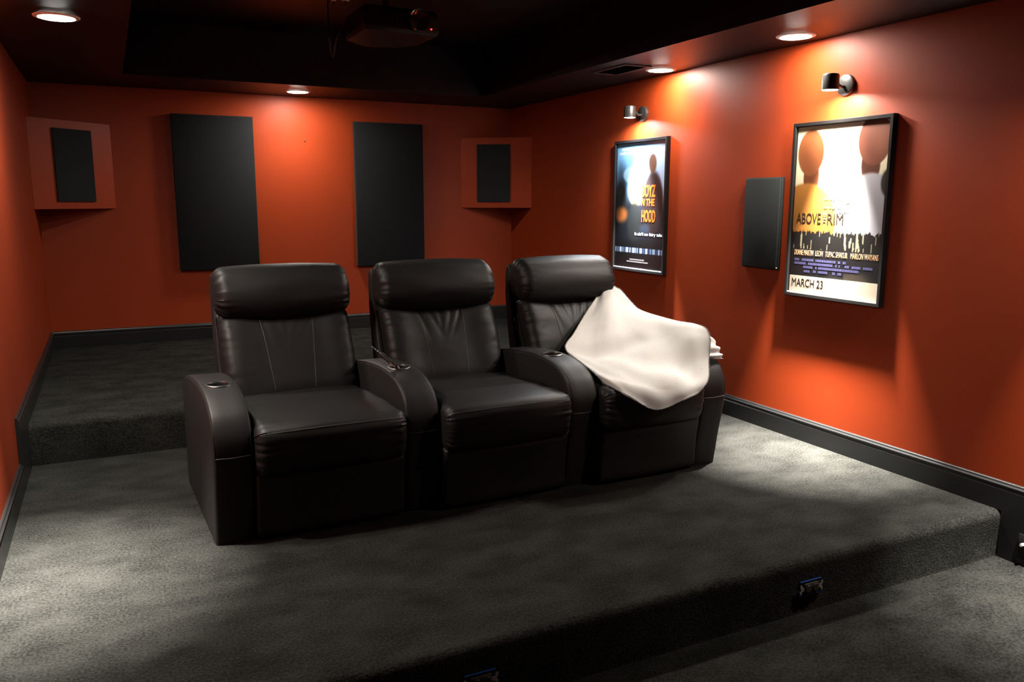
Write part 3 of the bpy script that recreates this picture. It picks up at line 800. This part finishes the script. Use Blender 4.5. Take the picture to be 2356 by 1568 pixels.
# ------------------------------------------------------------------ blanket
CP = [
 [(2.914, -3.100, 0.815), (2.945, -3.095, 0.845), (2.983, -3.092, 0.866), (3.018, -3.095, 0.850), (3.055, -3.105, 0.830)],
 [(2.765, -3.210, 0.728), (2.850, -3.235, 0.742), (2.950, -3.255, 0.752), (3.045, -3.265, 0.750), (3.095, -3.330, 0.704)],
 [(2.620, -3.330, 0.643), (2.735, -3.360, 0.632), (2.868, -3.420, 0.655), (3.030, -3.545, 0.708), (3.110, -3.720, 0.712)],
 [(2.490, -3.465, 0.594), (2.640, -3.510, 0.580), (2.800, -3.600, 0.610), (2.975, -3.705, 0.640), (3.105, -3.835, 0.672)],
 [(2.498, -3.62, 0.542), (2.579, -3.69, 0.541), (2.707, -3.8, 0.55), (2.888, -3.87, 0.547), (3.069, -3.88, 0.555)],
 [(2.485, -3.77, 0.513), (2.524, -3.89, 0.508), (2.640, -3.985, 0.498), (2.833, -3.995, 0.478), (3.018, -3.94, 0.475)],
 [(2.496, -3.83, 0.482), (2.509, -3.985, 0.464), (2.644, -4.026, 0.388), (2.808, -4.020, 0.414), (2.93, -3.98, 0.425)],
]
NU, NV = 72, 84
cols = [catmull([CP[r][c] for r in range(7)], NV) for c in range(5)]
grid = [catmull([cols[c][j] for c in range(5)], NU) for j in range(NV)]
def fold(p, i, j):
    a, b_ = i / (NU - 1), j / (NV - 1)
    edge = min(1.0, 6 * min(a, 1 - a, b_, 1 - b_) + 0.15)
    f = 0.014 * noise.noise(Vector((a * 3.2 + 1.1, b_ * 3.6, 0.3))) + 0.006 * noise.noise(Vector((a * 7, b_ * 7.5, 5.3)))
    # long creases running from the arm down to the lap
    for (a0, b0, a1, b1, w_, d_) in ((0.10, 0.52, 0.55, 0.44, 0.035, 0.020), (0.42, 0.55, 0.75, 0.66, 0.045, 0.022), (0.25, 0.62, 0.60, 0.86, 0.05, 0.016), (0.10, 0.66, 0.35, 0.80, 0.035, 0.014), (0.72, 0.48, 0.85, 0.74, 0.05, 0.012)):
        dx, dy = a1 - a0, b1 - b0; L2 = dx * dx + dy * dy
        u = max(0, min(1, ((a - a0) * dx + (b_ - b0) * dy) / L2))
        dd = math.hypot(a - a0 - u * dx, b_ - b0 - u * dy)
        f -= 1.0 * d_ * math.exp(-(dd / (1.9 * w_)) ** 2) * (0.4 + 0.6 * math.sin(PI * (0.15 + 0.7 * u)))
    return 1.7 * f * edge
_a = grid[NV // 2][NU // 2 + 2] - grid[NV // 2][NU // 2 - 2]; _b = grid[NV // 2 + 2][NU // 2] - grid[NV // 2 - 2][NU // 2]
GS = 1.0 if _b.cross(_a).z > 0 else -1.0      # outer side of the cloth faces up
def gnorm(j, i):
    a = grid[j][min(i + 1, NU - 1)] - grid[j][max(i - 1, 0)]; b_ = grid[min(j + 1, NV - 1)][i] - grid[max(j - 1, 0)][i]
    return b_.cross(a).normalized() * GS
Nn = [[gnorm(j, i) for i in range(NU)] for j in range(NV)]
surf = [[grid[j][i] + Nn[j][i] * fold(grid[j][i], i, j) for i in range(NU)] for j in range(NV)]
TH = 0.016
bl = thing('throw_blanket', 'cream fleece throw blanket heaped over the right recliner and its outer armrest', 'blanket', (2.80, -3.62, 0.36))
off = Vector((2.80, -3.62, 0.36))
def rim(i, j):   # thin rounded hem
    e = min(i, NU - 1 - i, j, NV - 1 - j)
    return TH * (0.25, 0.62, 0.86, 1.0)[min(e, 3)]
mb = MB()
o1 = mb.quad_grid([[surf[j][i] - off for i in range(NU)] for j in range(NV)])
o2 = mb.quad_grid([[surf[j][i] - Nn[j][i] * rim(i, j) - off for i in range(NU)] for j in range(NV)])
bd = [(0, i) for i in range(NU)] + [(j, NU - 1) for j in range(1, NV)] + [(NV - 1, i) for i in range(NU - 2, -1, -1)] + [(j, 0) for j in range(NV - 2, 0, -1)]
for q in range(len(bd)):
    a, b_ = bd[q], bd[(q + 1) % len(bd)]
    mb.f.append((o1 + a[0] * NU + a[1], o1 + b_[0] * NU + b_[1], o2 + b_[0] * NU + b_[1], o2 + a[0] * NU + a[1]))
mb.build('blanket_cloth', 'fleece', bl, smooth=True, angle=80)
# turned-back corner lying on the outer armrest
CF = [[(3.085, -3.735, 0.690), (3.135, -3.745, 0.672), (3.165, -3.770, 0.640)],
      [(3.085, -3.790, 0.668), (3.145, -3.800, 0.640), (3.184, -3.800, 0.612)],
      [(3.085, -3.838, 0.600), (3.140, -3.838, 0.585), (3.188, -3.828, 0.572)],
      [(3.085, -3.850, 0.560), (3.140, -3.850, 0.552), (3.190, -3.842, 0.546)]]
fc = [catmull([CF[r][c] for r in range(4)], 26) for c in range(3)]
fg = [catmull([fc[c][j] for c in range(3)], 18) for j in range(26)]
mb = MB(); rowsA = []; rowsB = []
for j in range(26):
    ra, rb = [], []
    for i in range(18):
        a = fg[j][min(i + 1, 17)] - fg[j][max(i - 1, 0)]; b_ = fg[min(j + 1, 25)][i] - fg[max(j - 1, 0)][i]
        nn = b_.cross(a).normalized()
        if nn.dot(Vector((0, -1, 0.6))) < 0: nn = -nn
        p = fg[j][i] + nn * 0.008 * math.sin(j * 0.9 + i * 0.2) - off
        ra.append(p); rb.append(p - nn * 0.010)
    rowsA.append(ra); rowsB.append(rb)
o1 = mb.quad_grid(rowsA); o2 = mb.quad_grid(rowsB)
bd = [(0, i) for i in range(18)] + [(j, 17) for j in range(1, 26)] + [(25, i) for i in range(16, -1, -1)] + [(j, 0) for j in range(24, 0, -1)]
for q in range(len(bd)):
    a, b_ = bd[q], bd[(q + 1) % len(bd)]
    mb.f.append((o1 + a[0] * 18 + a[1], o1 + b_[0] * 18 + b_[1], o2 + b_[0] * 18 + b_[1], o2 + a[0] * 18 + a[1]))
mb.build('folded_corner', 'fleece', bl, smooth=True, angle=80)
# short pile: fine fibres over the cloth, longer along the hem
mb = MB(); rnd = random.Random(3)
def fibre(p, nn, L_):
    d = (nn + Vector((rnd.gauss(0, .5), rnd.gauss(0, .5), rnd.gauss(0, .5) - 0.15))).normalized()
    s_ = d.cross(Vector((rnd.gauss(0, 1), rnd.gauss(0, 1), rnd.gauss(0, 1)))).normalized() * 0.0005
    o = len(mb.v); mb.v += [tuple(p - s_ - nn * 0.001), tuple(p + s_ - nn * 0.001), tuple(p + d * L_)]; mb.f.append((o, o + 1, o + 2))
for q in range(14000):
    i = rnd.random() * (NU - 1.001); j = rnd.random() * (NV - 1.001); i0, j0 = int(i), int(j); fi, fj = i - i0, j - j0
    p = surf[j0][i0].lerp(surf[j0][i0 + 1], fi).lerp(surf[j0 + 1][i0].lerp(surf[j0 + 1][i0 + 1], fi), fj) - off
    fibre(p, Nn[j0][i0], 0.0015 + 0.0015 * rnd.random())
for q in range(9000):
    s_ = rnd.random(); e = rnd.random() * 0.4
    side = rnd.choice('LRTB')
    if side == 'L': i, j = e, s_ * (NV - 1.01)
    elif side == 'R': i, j = NU - 1.01 - e, s_ * (NV - 1.01)
    elif side == 'T': i, j = s_ * (NU - 1.01), e
    else: i, j = s_ * (NU - 1.01), NV - 1.01 - e
    i0, j0 = int(i), int(j); p = surf[j0][i0].lerp(surf[j0][i0 + 1], i - i0).lerp(surf[j0 + 1][i0].lerp(surf[j0 + 1][i0 + 1], i - i0), j - j0) - off
    ctr = surf[NV // 2][NU // 2] - off
    out = (surf[j0][max(i0 - 1, 0)] - surf[j0][min(i0 + 2, NU - 1)]) if side == 'L' else (surf[j0][min(i0 + 1, NU - 1)] - surf[j0][i0 - 2]) if side == 'R' else (surf[0][i0] - surf[2][i0]) if side == 'T' else (surf[NV - 1][i0] - surf[NV - 3][i0])
    fibre(p, (out.normalized() * 0.7 + Nn[j0][i0] * 0.8).normalized(), 0.004 + 0.004 * rnd.random())
pile = mb.build('fleece_pile', 'fleece', bl); pile['kind'] = 'stuff'
